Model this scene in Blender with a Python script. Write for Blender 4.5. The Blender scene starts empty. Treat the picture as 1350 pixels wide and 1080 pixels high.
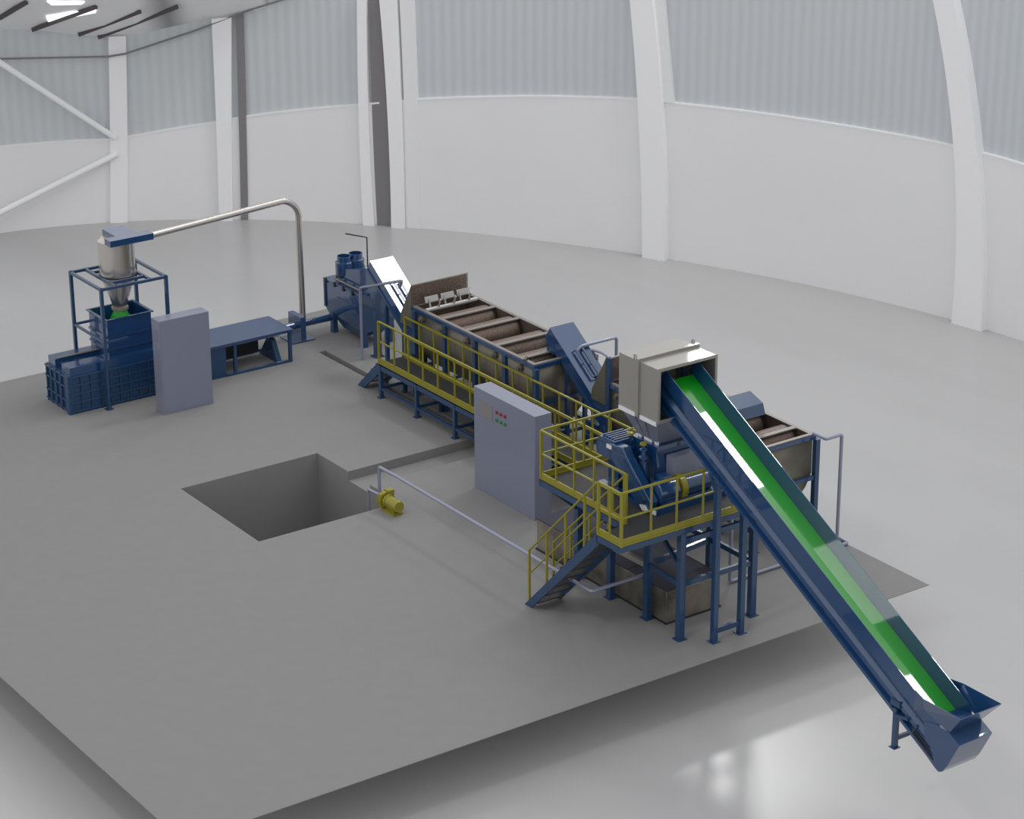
import bpy, bmesh, math, random
from mathutils import Vector, Matrix
random.seed(4)
S = bpy.context.scene
COL = S.collection
R = math.radians

# ------------------------------------------------------------------ materials
def mat(name, col, rough=.5, metal=0., coat=0., coat_rough=.03, coat_ior=1.5, spec=.5, noise=None, scale=8., bump=0., bscale=40.):
    m = bpy.data.materials.new(name); m.use_nodes = True
    nt = m.node_tree; b = nt.nodes['Principled BSDF']
    b.inputs['Base Color'].default_value = (*col, 1)
    b.inputs['Roughness'].default_value = rough
    b.inputs['Metallic'].default_value = metal
    b.inputs['Coat Weight'].default_value = coat
    b.inputs['Coat Roughness'].default_value = coat_rough; b.inputs['Coat IOR'].default_value = coat_ior
    b.inputs['Specular IOR Level'].default_value = spec
    tc = nt.nodes.new('ShaderNodeTexCoord')
    if noise:
        n = nt.nodes.new('ShaderNodeTexNoise'); n.inputs['Scale'].default_value = scale
        n.inputs['Detail'].default_value = 6
        nt.links.new(tc.outputs['Object'], n.inputs['Vector'])
        r = nt.nodes.new('ShaderNodeValToRGB')
        r.color_ramp.elements[0].position = .35; r.color_ramp.elements[1].position = .65
        r.color_ramp.elements[0].color = (*noise, 1); r.color_ramp.elements[1].color = (*col, 1)
        nt.links.new(n.outputs['Fac'], r.inputs['Fac']); nt.links.new(r.outputs['Color'], b.inputs['Base Color'])
    if bump:
        n = nt.nodes.new('ShaderNodeTexNoise'); n.inputs['Scale'].default_value = bscale
        nt.links.new(tc.outputs['Object'], n.inputs['Vector'])
        bp = nt.nodes.new('ShaderNodeBump'); bp.inputs['Strength'].default_value = bump; bp.inputs['Distance'].default_value = .02
        nt.links.new(n.outputs['Fac'], bp.inputs['Height']); nt.links.new(bp.outputs['Normal'], b.inputs['Normal'])
    return m

M = {}
M['blue'] = mat('blue_gloss_paint', (.008, .048, .145), .28, 0, .9, .02, 1.68, .4)
M['blue_dull'] = mat('blue_grey_steel_paint', (.015, .052, .13), .38, 0, .5, .05, 1.6, .4)
M['yellow'] = mat('yellow_paint', (.25, .225, .014), .4, 0, .2)
M['hood'] = mat('beige_grey_sheet', (.265, .252, .23), .5, .1, .6, .04)
M['tank'] = mat('tank_steel', (.17, .157, .125), .42, .45, noise=(.15, .138, .11), scale=5)
M['tank_in'] = mat('tank_inner_steel', (.25, .185, .15), .5, .5, noise=(.085, .06, .048), scale=60)
M['rim'] = mat('bare_steel_bar', (.25, .23, .21), .42, .3)
M['blade'] = mat('bright_steel', (.40, .395, .385), .4, .3)
M['edge'] = mat('sheet_edge_steel', (.36, .335, .31), .5, .2)
M['lilac'] = mat('lilac_grey_enamel', (.20, .215, .29), .32, 0, .25, .05)
M['lilac_dark'] = mat('lilac_grey_sheet', (.17, .175, .215), .35, .2)
M['pipe'] = mat('lilac_grey_pipe', (.27, .285, .38), .3, .2, .2)
M['stainless'] = mat('stainless_tube', (.62, .58, .545), .24, .9)
M['belt'] = mat('green_belt', (.005, .29, .010), .3, 0, .8, .02)
M['green'] = mat('green_plastic', (.006, .33, .012), .35)
M['deck'] = mat('dark_deck_plate', (.033, .034, .036), .7, noise=(.028, .029, .031), scale=60)
M['concrete'] = mat('grey_concrete', (.243, .241, .238), .85, spec=.15, noise=(.237, .235, .232), scale=3, bump=.05, bscale=60)
M['basin'] = mat('mottled_steel', (.30, .275, .23), .3, .45, noise=(.10, .09, .075), scale=1.6)
M['basin_top'] = mat('dark_lilac_lid', (.05, .052, .07), .75, 0, spec=.2)
M['red'] = mat('red_button_plastic', (.32, .006, .012), .35)
M['greenb'] = mat('green_button_plastic', (.012, .2, .05), .35)
M['panel'] = mat('panel_plate', (.215, .215, .21), .4)
M['white'] = mat('white_plate', (.72, .72, .76), .4)
M['dark'] = mat('dark_steel', (.03, .032, .036), .5, .3)
M['wall'] = mat('white_blockwork_paint', (.83, .83, .835), .8, spec=.2, noise=(.81, .81, .81), scale=.35)
M['column'] = mat('white_column_paint', (.9, .9, .91), .7, spec=.3)
M['pipe_gap_shade'] = mat('grey_pipe_and_gap_shade', (.22, .21, .215), .6)
M['roofsheet'] = mat('grey_roof_sheet', (.86, .86, .87), .6)
M['purlin'] = mat('dark_purlin', (.09, .075, .08), .6)

def cladding():
    m = mat('ribbed_cladding', (.58, .61, .63), .5, 0, spec=.4)
    nt = m.node_tree; b = nt.nodes['Principled BSDF']
    uv = nt.nodes.new('ShaderNodeUVMap')
    w = nt.nodes.new('ShaderNodeTexWave'); w.wave_type = 'BANDS'; w.bands_direction = 'X'
    w.inputs['Scale'].default_value = 1.05; w.inputs['Distortion'].default_value = .6; w.inputs['Detail'].default_value = 1
    nt.links.new(uv.outputs['UV'], w.inputs['Vector'])
    r = nt.nodes.new('ShaderNodeValToRGB')
    r.color_ramp.elements[0].color = (.56, .588, .607, 1); r.color_ramp.elements[1].color = (.60, .63, .65, 1)
    nt.links.new(w.outputs['Fac'], r.inputs['Fac']); nt.links.new(r.outputs['Color'], b.inputs['Base Color'])
    bp = nt.nodes.new('ShaderNodeBump'); bp.inputs['Strength'].default_value = .22; bp.inputs['Distance'].default_value = .04
    nt.links.new(w.outputs['Fac'], bp.inputs['Height']); nt.links.new(bp.outputs['Normal'], b.inputs['Normal'])
    return m
M['cladding'] = cladding()

def floor_mat():
    m = mat('polished_hall_floor', (.45, .448, .445), .27, 0, spec=.5)
    nt = m.node_tree; b = nt.nodes['Principled BSDF']
    tc = nt.nodes.new('ShaderNodeTexCoord')
    mp = nt.nodes.new('ShaderNodeMapping'); mp.inputs['Rotation'].default_value[2] = R(55); mp.inputs['Scale'].default_value = (.28, .07, 1)
    n = nt.nodes.new('ShaderNodeTexNoise'); n.inputs['Scale'].default_value = 1.6; n.inputs['Detail'].default_value = 3
    nt.links.new(tc.outputs['Object'], mp.inputs['Vector']); nt.links.new(mp.outputs['Vector'], n.inputs['Vector'])
    r = nt.nodes.new('ShaderNodeValToRGB')
    r.color_ramp.elements[0].position = .3; r.color_ramp.elements[1].position = .7
    r.color_ramp.elements[0].color = (.435, .433, .43, 1); r.color_ramp.elements[1].color = (.465, .463, .46, 1)
    nt.links.new(n.outputs['Fac'], r.inputs['Fac']); nt.links.new(r.outputs['Color'], b.inputs['Base Color'])
    return m
M['floor'] = floor_mat()
def glow(name, col, st):
    m = bpy.data.materials.new(name); m.use_nodes = True
    b = m.node_tree.nodes['Principled BSDF']
    b.inputs['Base Color'].default_value = (.8, .8, .8, 1)
    b.inputs['Emission Color'].default_value = (*col, 1); b.inputs['Emission Strength'].default_value = st
    return m
M['rooflight'] = glow('rooflight_panel', (1, 1, 1), 1.1)

# ------------------------------------------------------------------ mesh builder
OFF = {}
class MB:
    def __init__(s): s.bm = bmesh.new()
    def hexa(s, p):                       # 8 points: bottom ring 0-3, top ring 4-7
        v = [s.bm.verts.new(q) for q in p]
        for f in ((3, 2, 1, 0), (4, 5, 6, 7), (0, 1, 5, 4), (1, 2, 6, 5), (2, 3, 7, 6), (3, 0, 4, 7)):
            s.bm.faces.new([v[i] for i in f])
        return s
    def box(s, x0, x1, y0, y1, z0, z1):
        x0, x1 = sorted((x0, x1)); y0, y1 = sorted((y0, y1)); z0, z1 = sorted((z0, z1))
        return s.hexa([(x0, y0, z0), (x1, y0, z0), (x1, y1, z0), (x0, y1, z0), (x0, y0, z1), (x1, y0, z1), (x1, y1, z1), (x0, y1, z1)])
    def frus(s, a, za, b, zb):            # a,b = (x0,x1,y0,y1)
        return s.hexa([(a[0], a[2], za), (a[1], a[2], za), (a[1], a[3], za), (a[0], a[3], za),
                       (b[0], b[2], zb), (b[1], b[2], zb), (b[1], b[3], zb), (b[0], b[3], zb)])
    def beam(s, p, q, w, h=None, up=(0, 0, 1)):
        h = h or w; p = Vector(p); q = Vector(q); d = (q - p).normalized(); u = Vector(up)
        if abs(d.dot(u)) > .98: u = Vector((1, 0, 0))
        a = d.cross(u).normalized() * w / 2; b = a.cross(d).normalized() * h / 2
        return s.hexa([p - a - b, p + a - b, p + a + b, p - a + b, q - a - b, q + a - b, q + a + b, q - a + b])
    def prism(s, poly, t0, t1, axis='x'):
        def P(a, b, t): return (t, a, b) if axis == 'x' else ((a, t, b) if axis == 'y' else (a, b, t))
        A = [s.bm.verts.new(P(a, b, t0)) for a, b in poly]; B = [s.bm.verts.new(P(a, b, t1)) for a, b in poly]
        n = len(poly)
        s.bm.faces.new(A); s.bm.faces.new(B[::-1])
        for i in range(n): s.bm.faces.new([A[i], B[i], B[(i + 1) % n], A[(i + 1) % n]])
        return s
    def ring(s, o, i, t0, t1, axis):       # rectangular frame, o and i = (a0, a1, b0, b1)
        def P(a, b, t): return {'x': (t, a, b), 'y': (a, t, b), 'z': (a, b, t)}[axis]
        rect = lambda r: ((r[0], r[2]), (r[1], r[2]), (r[1], r[3]), (r[0], r[3]))
        V = [[s.bm.verts.new(P(*q, t)) for q in rect(r)] for r in (o, i) for t in (t0, t1)]
        for k in range(4):
            n = (k + 1) % 4
            for A, B in ((0, 1), (1, 3), (3, 2), (2, 0)): s.bm.faces.new([V[A][k], V[A][n], V[B][n], V[B][k]])
        return s
    def sheet(s, pts):
        s.bm.faces.new([s.bm.verts.new(p) for p in pts]); return s
    def lathe(s, c, prof, seg=32, axis=(0, 0, 1), cap=True):   # prof: (radius, height along axis)
        ax = Vector(axis).normalized(); u = ax.orthogonal().normalized(); w = ax.cross(u); c = Vector(c)
        rings = []
        for r, h in prof:
            rings.append([s.bm.verts.new(c + ax * h + (u * math.cos(t) + w * math.sin(t)) * r) for t in [2 * math.pi * i / seg for i in range(seg)]])
        for A, B in zip(rings, rings[1:]):
            for i in range(seg): s.bm.faces.new([A[i], A[(i + 1) % seg], B[(i + 1) % seg], B[i]])
        if cap:
            s.bm.faces.new(rings[0][::-1]); s.bm.faces.new(rings[-1])
        return s
    def cyl(s, p, q, r, seg=24):
        p = Vector(p); q = Vector(q); return s.lathe(p, [(r, 0), (r, (q - p).length)], seg, q - p)
    def tube(s, pts, r, seg=12, bend=0.):
        P = [Vector(p) for p in pts]
        if bend:
            out = [P[0]]
            for a, b, c in zip(P, P[1:], P[2:]):
                d0 = (a - b).normalized(); d1 = (c - b).normalized()
                k = min(bend, (a - b).length * .49, (c - b).length * .49)
                A = b + d0 * k; B = b + d1 * k
                for i in range(9):
                    t = i / 8; out.append((1 - t) ** 2 * A + 2 * t * (1 - t) * b + t * t * B)
            out.append(P[-1]); P = out
        prev = None; rings = []
        u = None
        for i, p in enumerate(P):
            d = ((P[min(i + 1, len(P) - 1)] - p).normalized() + (p - P[max(i - 1, 0)]).normalized()).normalized()
            if u is None: u = d.orthogonal().normalized()
            u = (u - d * u.dot(d)).normalized(); w = d.cross(u)
            rings.append([s.bm.verts.new(p + (u * math.cos(t) + w * math.sin(t)) * r) for t in [2 * math.pi * k / seg for k in range(seg)]])
        for A, B in zip(rings, rings[1:]):
            for i in range(seg): s.bm.faces.new([A[i], A[(i + 1) % seg], B[(i + 1) % seg], B[i]])
        s.bm.faces.new(rings[0][::-1]); s.bm.faces.new(rings[-1])
        return s
    def build(s, name, m, parent=None, solid=0., bevel=0., smooth=True):
        bmesh.ops.recalc_face_normals(s.bm, faces=s.bm.faces)
        o = OFF.get(parent.name, Vector((0, 0, 0))) if parent else Vector((0, 0, 0))
        bmesh.ops.translate(s.bm, verts=s.bm.verts, vec=-o)
        me = bpy.data.meshes.new(name); s.bm.to_mesh(me); s.bm.free()
        me.materials.append(M[m])
        ob = bpy.data.objects.new(name, me); COL.objects.link(ob)
        if smooth:
            me.shade_smooth(); me.set_sharp_from_angle(angle=R(32))
        if parent: ob.parent = parent
        OFF[ob.name] = o.copy()
        if solid:
            k = ob.modifiers.new('thickness', 'SOLIDIFY'); k.thickness = solid; k.offset = 0
        if bevel:
            k = ob.modifiers.new('edge', 'BEVEL'); k.width = bevel; k.segments = 2; k.limit_method = 'ANGLE'
        return ob

def thing(name, label, cat, loc, group=None):
    o = bpy.data.objects.new(name, None); COL.objects.link(o); o.location = loc; o.empty_display_size = .2
    o['label'] = label; o['category'] = cat
    if group: o['group'] = group
    OFF[o.name] = Vector(loc); return o
def tag(o, label, cat, group=None):
    o['label'] = label; o['category'] = cat
    if group: o['group'] = group
    return o
def struct(o): o['kind'] = 'structure'; return o
def copy_tree(o, parent=None):
    c = o.copy(); COL.objects.link(c)
    if parent: c.parent = parent
    for ch in list(o.children): copy_tree(ch, c)
    return c

# ------------------------------------------------------------------ setting
ZF = -1.0
PIT = (1.2, 4.44, 8.83, 12.03)
def grid(name, m, xs, ys, hfun, skip=None):
    b = MB(); bm = b.bm
    H = {}
    for i in range(len(xs) - 1):
        for j in range(len(ys) - 1):
            cx = (xs[i] + xs[i + 1]) / 2; cy = (ys[j] + ys[j + 1]) / 2
            H[i, j] = None if (skip and skip(cx, cy)) else hfun(cx, cy)
            if H[i, j] is not None:
                h = H[i, j]; b.sheet([(xs[i], ys[j], h), (xs[i + 1], ys[j], h), (xs[i + 1], ys[j + 1], h), (xs[i], ys[j + 1], h)])
    for (i, j), h in H.items():
        for di, dj in ((1, 0), (0, 1)):
            g = H.get((i + di, j + dj))
            if h is None or g is None or abs(g - h) < 1e-6: continue
            if di: x = xs[i + 1]; b.sheet([(x, ys[j], h), (x, ys[j + 1], h), (x, ys[j + 1], g), (x, ys[j], g)])
            else: y = ys[j + 1]; b.sheet([(xs[i], y, h), (xs[i + 1], y, h), (xs[i + 1], y, g), (xs[i], y, g)])
    return b
def slab_h(x, y):
    if 1.2 < x < 4.44 and 8.83 < y < 12.03: return -2.1
    if 4.44 < x < 8.5 and 9.95 < y < 10.8: return -.2
    if 7.66 < x < 7.84 and 10.8 < y < 17.34: return -.3
    return 0.
X0, X1, Y0, Y1 = -5.25, 10.37, -.155, 19.87
sl = grid('slab', 'concrete', [X0, 1.2, 4.44, 7.66, 7.84, 8.5, X1], [Y0, 8.83, 9.95, 10.8, 12.03, 17.34, Y1], slab_h)
t = .012
for a, b_ in (((X0, Y0), (X1, Y0)), ((X1, Y0), (X1, Y1)), ((X1, Y1), (X0, Y1)), ((X0, Y1), (X0, Y0))):
    sl.sheet([(*a, 0), (*b_, 0), (*b_, -t), (*a, -t)])
for xa, xb, ya, yb in ((X0, 1.2, Y0, Y1), (4.44, 8.5, Y0, 9.95), (1.2, 4.44, Y0, 8.83), (1.2, 4.44, 12.03, Y1), (4.44, 7.66, 10.8, Y1), (7.84, X1, 10.8, Y1), (7.66, 7.84, 17.34, Y1), (8.5, X1, Y0, 10.8)):
    sl.sheet([(xa, ya, -t), (xa, yb, -t), (xb, yb, -t), (xb, ya, -t)])
for qx in (-2.2, 6.0):                                    # recessed posts that carry the slab
    for qy in (3.4, 7.6, 16.6):
        sl.box(qx - .2, qx + .2, qy - .2, qy + .2, ZF, -t)
bmesh.ops.remove_doubles(sl.bm, verts=sl.bm.verts, dist=1e-4)
slab = struct(sl.build('floor_slab', 'concrete', smooth=False))
M['soffit'] = mat('shadow_lifting_soffit', (.88, .88, .88), .8, spec=.2)  # underside coloured white to bounce light into the shadow below the slab
slab.data.materials.append(M['soffit'])
for pg in slab.data.polygons:
    if abs(pg.center.z + t) < 1e-3 and abs(pg.normal.z) > .9: pg.material_index = 1
fl = grid('floor', 'floor', [-90, 1.2, 4.44, 70], [-90, 8.83, 12.03, 80], lambda x, y: ZF, lambda x, y: 1.2 < x < 4.44 and 8.83 < y < 12.03)
bmesh.ops.remove_doubles(fl.bm, verts=fl.bm.verts, dist=1e-4)
struct(fl.build('floor', 'floor', smooth=False))

PLAN = [(22.4, -1.5), (23.0, 1.5), (23.4, 4.0), (23.63, 6.3), (23.69, 7.32), (23.7, 8.33), (23.67, 9.31), (23.59, 10.29), (23.48, 11.24), (23.34, 12.19), (23.15, 13.12), (22.94, 14.04), (22.7, 14.95),
        (22.43, 15.84), (22.14, 16.73), (21.82, 17.61), (21.48, 18.47), (21.11, 19.33), (20.72, 20.18), (20.31, 21.02), (19.88, 21.85), (19.43, 22.66), (18.96, 23.47),
        (18.47, 24.26), (17.95, 25.04), (17.42, 25.8), (16.86, 26.54), (16.28, 27.26), (15.67, 27.97), (15.05, 28.64), (14.4, 29.29), (13.72, 29.91), (13.02, 30.5),
        (12.3, 31.04), (11.55, 31.55), (10.77, 32.01), (9.97, 32.42), (9.14, 32.77), (8.28, 33.06), (7.4, 33.29), (6.5, 33.44), (5.56, 33.52), (4.61, 33.51), (2.6, 33.45), (0.4, 33.3)]
CEN = Vector((-20, -30))
BND = [(6.982, 1.505), (9.952, 1.455), (10.355, 1.477), (12.462, 1.869), (13.186, 2.052), (15.521, 2.49), (16.643, 2.746), (18.339, 3.062), (20.17, 3.373), (20.638, 3.372), (21.624, 3.426), (22.702, 3.474), (23.279, 3.507), (23.7, 3.43)]
TOP = [(7.2, 4.81), (8.2, 4.72), (9.8, 4.40), (10.47, 4.37), (12.5, 4.87), (13.25, 4.96), (14.3, 5.5)]
def lerp(tab, x):
    if x <= tab[0][0]: return tab[0][1]
    for (a, u), (b, v) in zip(tab, tab[1:]):
        if x <= b: return u + (v - u) * (x - a) / (b - a)
    return tab[-1][1]
def outward(i):
    a = Vector(PLAN[max(i - 1, 0)]); b = Vector(PLAN[min(i + 1, len(PLAN) - 1)]); d = (b - a).normalized()
    n = Vector((d.y, -d.x)); p = Vector(PLAN[i])
    return n if n.dot(p - CEN) > 0 else -n
def bz(i):
    x, y = PLAN[i]
    return 3.43 if y < 10.5 else lerp(BND, x)
def tz(i):
    x, y = PLAN[i]
    return 8.5 if (x > 14.2 or y < 12) else lerp(TOP, x)
def wall_strip(z0, z1, thick, uv=False, inset=0.):
    b = MB(); bm = b.bm; rows = []
    uvl = bm.loops.layers.uv.new('UVMap') if uv else None
    L = 0; Ls = []
    for i, p in enumerate(PLAN):
        if i: L += (Vector(p) - Vector(PLAN[i - 1])).length
        Ls.append(L); n = outward(i); q0 = Vector(p) + n * inset; q1 = Vector(p) + n * (inset + thick)
        rows.append([bm.verts.new((*q0, z0(i))), bm.verts.new((*q0, z1(i))), bm.verts.new((*q1, z1(i))), bm.verts.new((*q1, z0(i)))])
    for i in range(len(rows) - 1):
        for k in range(4):
            f = bm.faces.new([rows[i][k], rows[i + 1][k], rows[i + 1][(k + 1) % 4], rows[i][(k + 1) % 4]])
            if uv:
                for lp in f.loops: lp[uvl].uv = (Ls[i] if lp.vert in rows[i] else Ls[i + 1], lp.vert.co.z)
    bm.faces.new(rows[0]); bm.faces.new(rows[-1][::-1])
    return b
struct(wall_strip(lambda i: ZF, bz, .4).build('wall_back', 'wall'))
struct(wall_strip(bz, tz, .2, True, .07).build('wall_upper', 'cladding'))
# a thin drip sill where the cladding meets the blockwork
struct(wall_strip(lambda i: bz(i) - .03, lambda i: bz(i) + .02, .09, inset=-.015).build('trim_1', 'roofsheet'))

def pilaster(name, left, right, m, depth, front=0.):
    """column on the wall: left and right edge points from floor to eaves (x, y, z)"""
    def dens(pts):
        out = []
        for k in range(13):
            t = k / 12
            if len(pts) == 3:
                a, b_, c = [Vector(p) for p in pts]
                h = (b_.z - a.z) / (c.z - a.z)
                # quadratic through the three points
                l0 = (t - h) * (t - 1) / (h); l1 = t * (t - 1) / (h * (h - 1)); l2 = t * (t - h) / (1 - h)
                out.append(a * l0 + b_ * l1 + c * l2)
            else: out.append(Vector(pts[0]).lerp(Vector(pts[1]), t))
        return out
    A = dens(left); B = dens(right); b = MB(); bm = b.bm; rows = []
    for a, c in zip(A, B):
        d = Vector((c.x - a.x, c.y - a.y)); n = Vector((d.y, -d.x)).normalized()
        if n.dot(Vector((a.x, a.y)) - CEN) > 0: n = -n
        f = n * front
        rows.append([bm.verts.new((a.x + f.x, a.y + f.y, a.z)), bm.verts.new((c.x + f.x, c.y + f.y, c.z)),
                     bm.verts.new((c.x - n.x * depth, c.y - n.y * depth, c.z)), bm.verts.new((a.x - n.x * depth, a.y - n.y * depth, a.z))])
    for r0, r1 in zip(rows, rows[1:]):
        for k in range(4): bm.faces.new([r0[k], r0[(k + 1) % 4], r1[(k + 1) % 4], r1[k]])
    bm.faces.new(rows[0][::-1]); bm.faces.new(rows[-1])
    return struct(b.build(name, m))
F = ZF - .02
pilaster('trim_2', [(9.775, 32.505, F), (9.914, 32.442, 1.457), (10.041, 32.383, 4.4)], [(10.223, 32.294, F), (10.355, 32.228, 1.477), (10.473, 32.167, 4.4)], 'column', .5, .10)
pilaster('trim_3', [(12.472, 30.917, F), (12.514, 30.886, 1.869), (12.526, 30.877, 4.86)], [(12.787, 30.68, F), (12.863, 30.622, 2.003), (12.968, 30.54, 4.9)], 'column', .6, .16)
pilaster('trim_4', [(12.96, 30.545, F), (13.02, 30.50, 2.116), (13.05, 30.475, 5.0)], [(13.12, 30.42, F), (13.18, 30.37, 2.1), (13.21, 30.345, 5.0)], 'pipe_gap_shade', .3, .06)
pilaster('trim_5', [(15.575, 28.076, F), (15.551, 28.103, 2.493), (15.577, 28.073, 5.5), ], [(15.80, 27.83, F), (15.74, 27.89, 2.5), (15.76, 27.87, 5.5)], 'column', .6, .12)
pilaster('trim_6', [(15.84, 27.78, F), (15.80, 27.84, 2.5), (15.80, 27.84, 5.6)], [(16.10, 27.47, F), (16.07, 27.50, 2.6), (15.97, 27.62, 5.6)], 'pipe_gap_shade', .4, .02)  # grey strip painting in the shade of the recess between two columns
pilaster('trim_7', [(16.138, 27.43, F), (16.107, 27.466, 2.692), (16.009, 27.582, 5.6)], [(16.384, 27.134, F), (16.363, 27.159, 2.717), (16.319, 27.213, 5.6)], 'column', .6, .16)
pilaster('trim_8', [(16.40, 27.11, F), (16.40, 27.11, 2.7), (16.36, 27.16, 5.6)], [(16.66, 26.79, F), (16.657, 26.796, 2.748), (16.623, 26.839, 5.6)], 'wall', .4, .03)
pilaster('trim_9', [(20.284, 21.077, F), (20.19, 21.261, 3.399), (20.0, 21.63, 7.2)], [(20.589, 20.462, F), (20.501, 20.642, 3.459), (20.29, 21.07, 7.2)], 'column', .8, .22)
pilaster('trim_10', [(20.50, 20.64, 3.38), (20.29, 21.07, 7.2)], [(20.63, 20.38, 3.38), (20.43, 20.80, 7.2)], 'wall', .4, .06)
pilaster('trim_11', [(23.33, 12.2, F), (23.287, 12.455, 3.496), (23.10, 13.33, 7.2)], [(23.475, 11.30, F), (23.406, 11.766, 3.515), (23.22, 12.73, 7.2)], 'column', .9, .22)
# sloping roof over the far corner, with purlins, rooflights, a service conduit and wind braces
rf = MB(); ri = [i for i, p in enumerate(PLAN) if 3 < p[0] < 14.5 and p[1] > 20]
def roofpt(i, u, dz=0.):
    n = outward(i); p = Vector(PLAN[i]) - n * u
    return (p.x, p.y, tz(i) + u * .62 + dz)
for a, b_ in zip(ri, ri[1:]):
    rf.hexa([roofpt(a, -.3), roofpt(b_, -.3), roofpt(b_, 3.4), roofpt(a, 3.4), roofpt(a, -.3, .12), roofpt(b_, -.3, .12), roofpt(b_, 3.4, .12), roofpt(a, 3.4, .12)])
bmesh.ops.remove_doubles(rf.bm, verts=rf.bm.verts, dist=1e-4)
struct(rf.build('ceiling', 'roofsheet'))
ntrim = 12
for p, q in (((6.883, 32.47, 5.30), (7.223, 31.37, 5.89)), ((8.09, 33.05, 4.72), (8.87, 30.58, 5.69)), ((9.285, 32.65, 4.5), (10.154, 30.556, 5.4)), ((9.80, 32.5, 4.38), (11.14, 30.27, 5.45))):
    struct(MB().beam(p, q, .09, .12).build(f'trim_{ntrim}', 'purlin')); ntrim += 1
for k, q in enumerate((((8.07, 32.07, 5.27), (8.93, 30.73, 5.61), (9.05, 30.99, 5.44), (8.25, 32.36, 5.05)), ((7.72, 31.18, 5.88), (8.53, 30.54, 5.87), (8.52, 30.72, 5.78), (7.91, 31.29, 5.74)))):
    struct(MB().sheet(q).build(f'window_{k + 1}', 'rooflight', solid=.03))
struct(MB().tube([(4.6, 33.4, 3.98), (7.18, 33.20, 4.0), (9.9, 32.25, 3.86), (10.35, 32.0, 3.93), (12.0, 31.1, 4.5), (13.4, 30.05, 5.15), (14.4, 29.1, 5.6)], .03, 8).build(f'trim_{ntrim}', 'pipe_gap_shade')); ntrim += 1
for p, q in (((4.6, 33.3, 5.93), (9.98, 32.25, 1.52)), ((4.6, 33.3, -1.02), (9.99, 32.25, 1.04))):
    struct(MB().tube([p, q], .085, 12).build(f'trim_{ntrim}', 'column')); ntrim += 1

# ------------------------------------------------------------------ feed conveyor
SL = .537                                             # rise over run
def zc(y, h=0.): return 1.83 + SL * (y + 2) + h * 1.135     # h = distance above the lower edge, square to the belt
YT, YB = 2.15, -5.25
fc = thing('feed_conveyor', 'long blue inclined conveyor with a green belt rising into the beige hood', 'conveyor', (5.91, .37, 0))
def rail_profile(side):
    c = 5.925; s = -1 if side == 'l' else 1
    prof = [(.35, 0), (.35, .06), (.275, .085), (.275, .19), (.35, .20), (.35, .275), (.27, .33), (.27, .45), (.26, .45), (.26, 0)]
    b = MB(); A = []; B = []
    n = Vector((0, -SL, 1)).normalized()
    for d, h in prof:
        A.append(b.bm.verts.new((c + s * d, YB, zc(YB, h))))
        B.append(b.bm.verts.new((c + s * d, YT, zc(YT, h))))
    for i in range(len(prof)): b.bm.faces.new([A[i], A[(i + 1) % len(prof)], B[(i + 1) % len(prof)], B[i]])
    b.bm.faces.new(A); b.bm.faces.new(B[::-1])
    return b
rail_profile('l').build('side_frame', 'blue', fc); rail_profile('r').build('side_frame', 'blue', fc)
for s in (-1, 1):
    x = 5.925 + s * .35
    b = MB(); xi = 5.925 + s * .345; x = xi; ht = .80 if s > 0 else .745
    lo_ = [(-5.50, .46), (2.0, .46)]; hi_ = [(1.80, ht), (-5.25, ht)]
    L_ = [(xi, y, zc(y, h)) for y, h in lo_] + [(x, y, zc(y, h)) for y, h in hi_]
    b.hexa([(p[0] - .005, p[1], p[2]) for p in L_] + [(p[0] + .005, p[1], p[2]) for p in L_])
    b.build('skirt', 'blue', fc, smooth=False)
# the belt
b = MB(); prof = [(-.338, .475), (0, .475), (.338, .475), (.338, .455), (-.338, .455)]
A = [b.bm.verts.new((5.925 + d, -5.42, zc(-5.42, h))) for d, h in prof]; B = [b.bm.verts.new((5.925 + d, 1.90, zc(1.90, h))) for d, h in prof]
for i in range(5): b.bm.faces.new([A[i], A[(i + 1) % 5], B[(i + 1) % 5], B[i]])
b.bm.faces.new(A); b.bm.faces.new(B[::-1]); b.build('belt', 'belt', fc, smooth=False)
MB().cyl((5.68, 1.90, zc(1.90, .33)), (6.17, 1.90, zc(1.90, .35)), .115).build('drive_roller', 'dark', fc)
for y in (-4.2, -2.4, -.6):
    MB().cyl((5.64, y, zc(y, .12)), (6.18, y, zc(y, .12)), .05, 16).build('return_roller', 'dark', fc)
# tail box
tb = MB(); poly = [(-5.05, .215), (-5.272, .075), (-5.35, .045), (-5.43, .085), (-5.53, .231), (-5.764, .705), (-5.515, .835), (-5.2, .85), (-4.95, .78)]
tb.prism(poly, 5.56, 6.285)
tb.build('tail_box', 'blue', fc)
for k in range(4):
    y0 = -5.22 + k * .012
    MB().beam((5.555 - .01 * (k % 2), -4.72, zc(-4.72, .09 + k * .035)), (5.555 - .01 * (k % 2), -5.22 + .03 * k, zc(-5.22 + .03 * k, .09 + k * .035)), .012, .016).build('tension_rod', 'dark', fc)
MB().beam((5.56, -4.70, zc(-4.7, .06)), (5.56, -4.83, zc(-4.7, .06) + .21), .03, .03).build('tension_bracket', 'blue_dull', fc)
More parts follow.
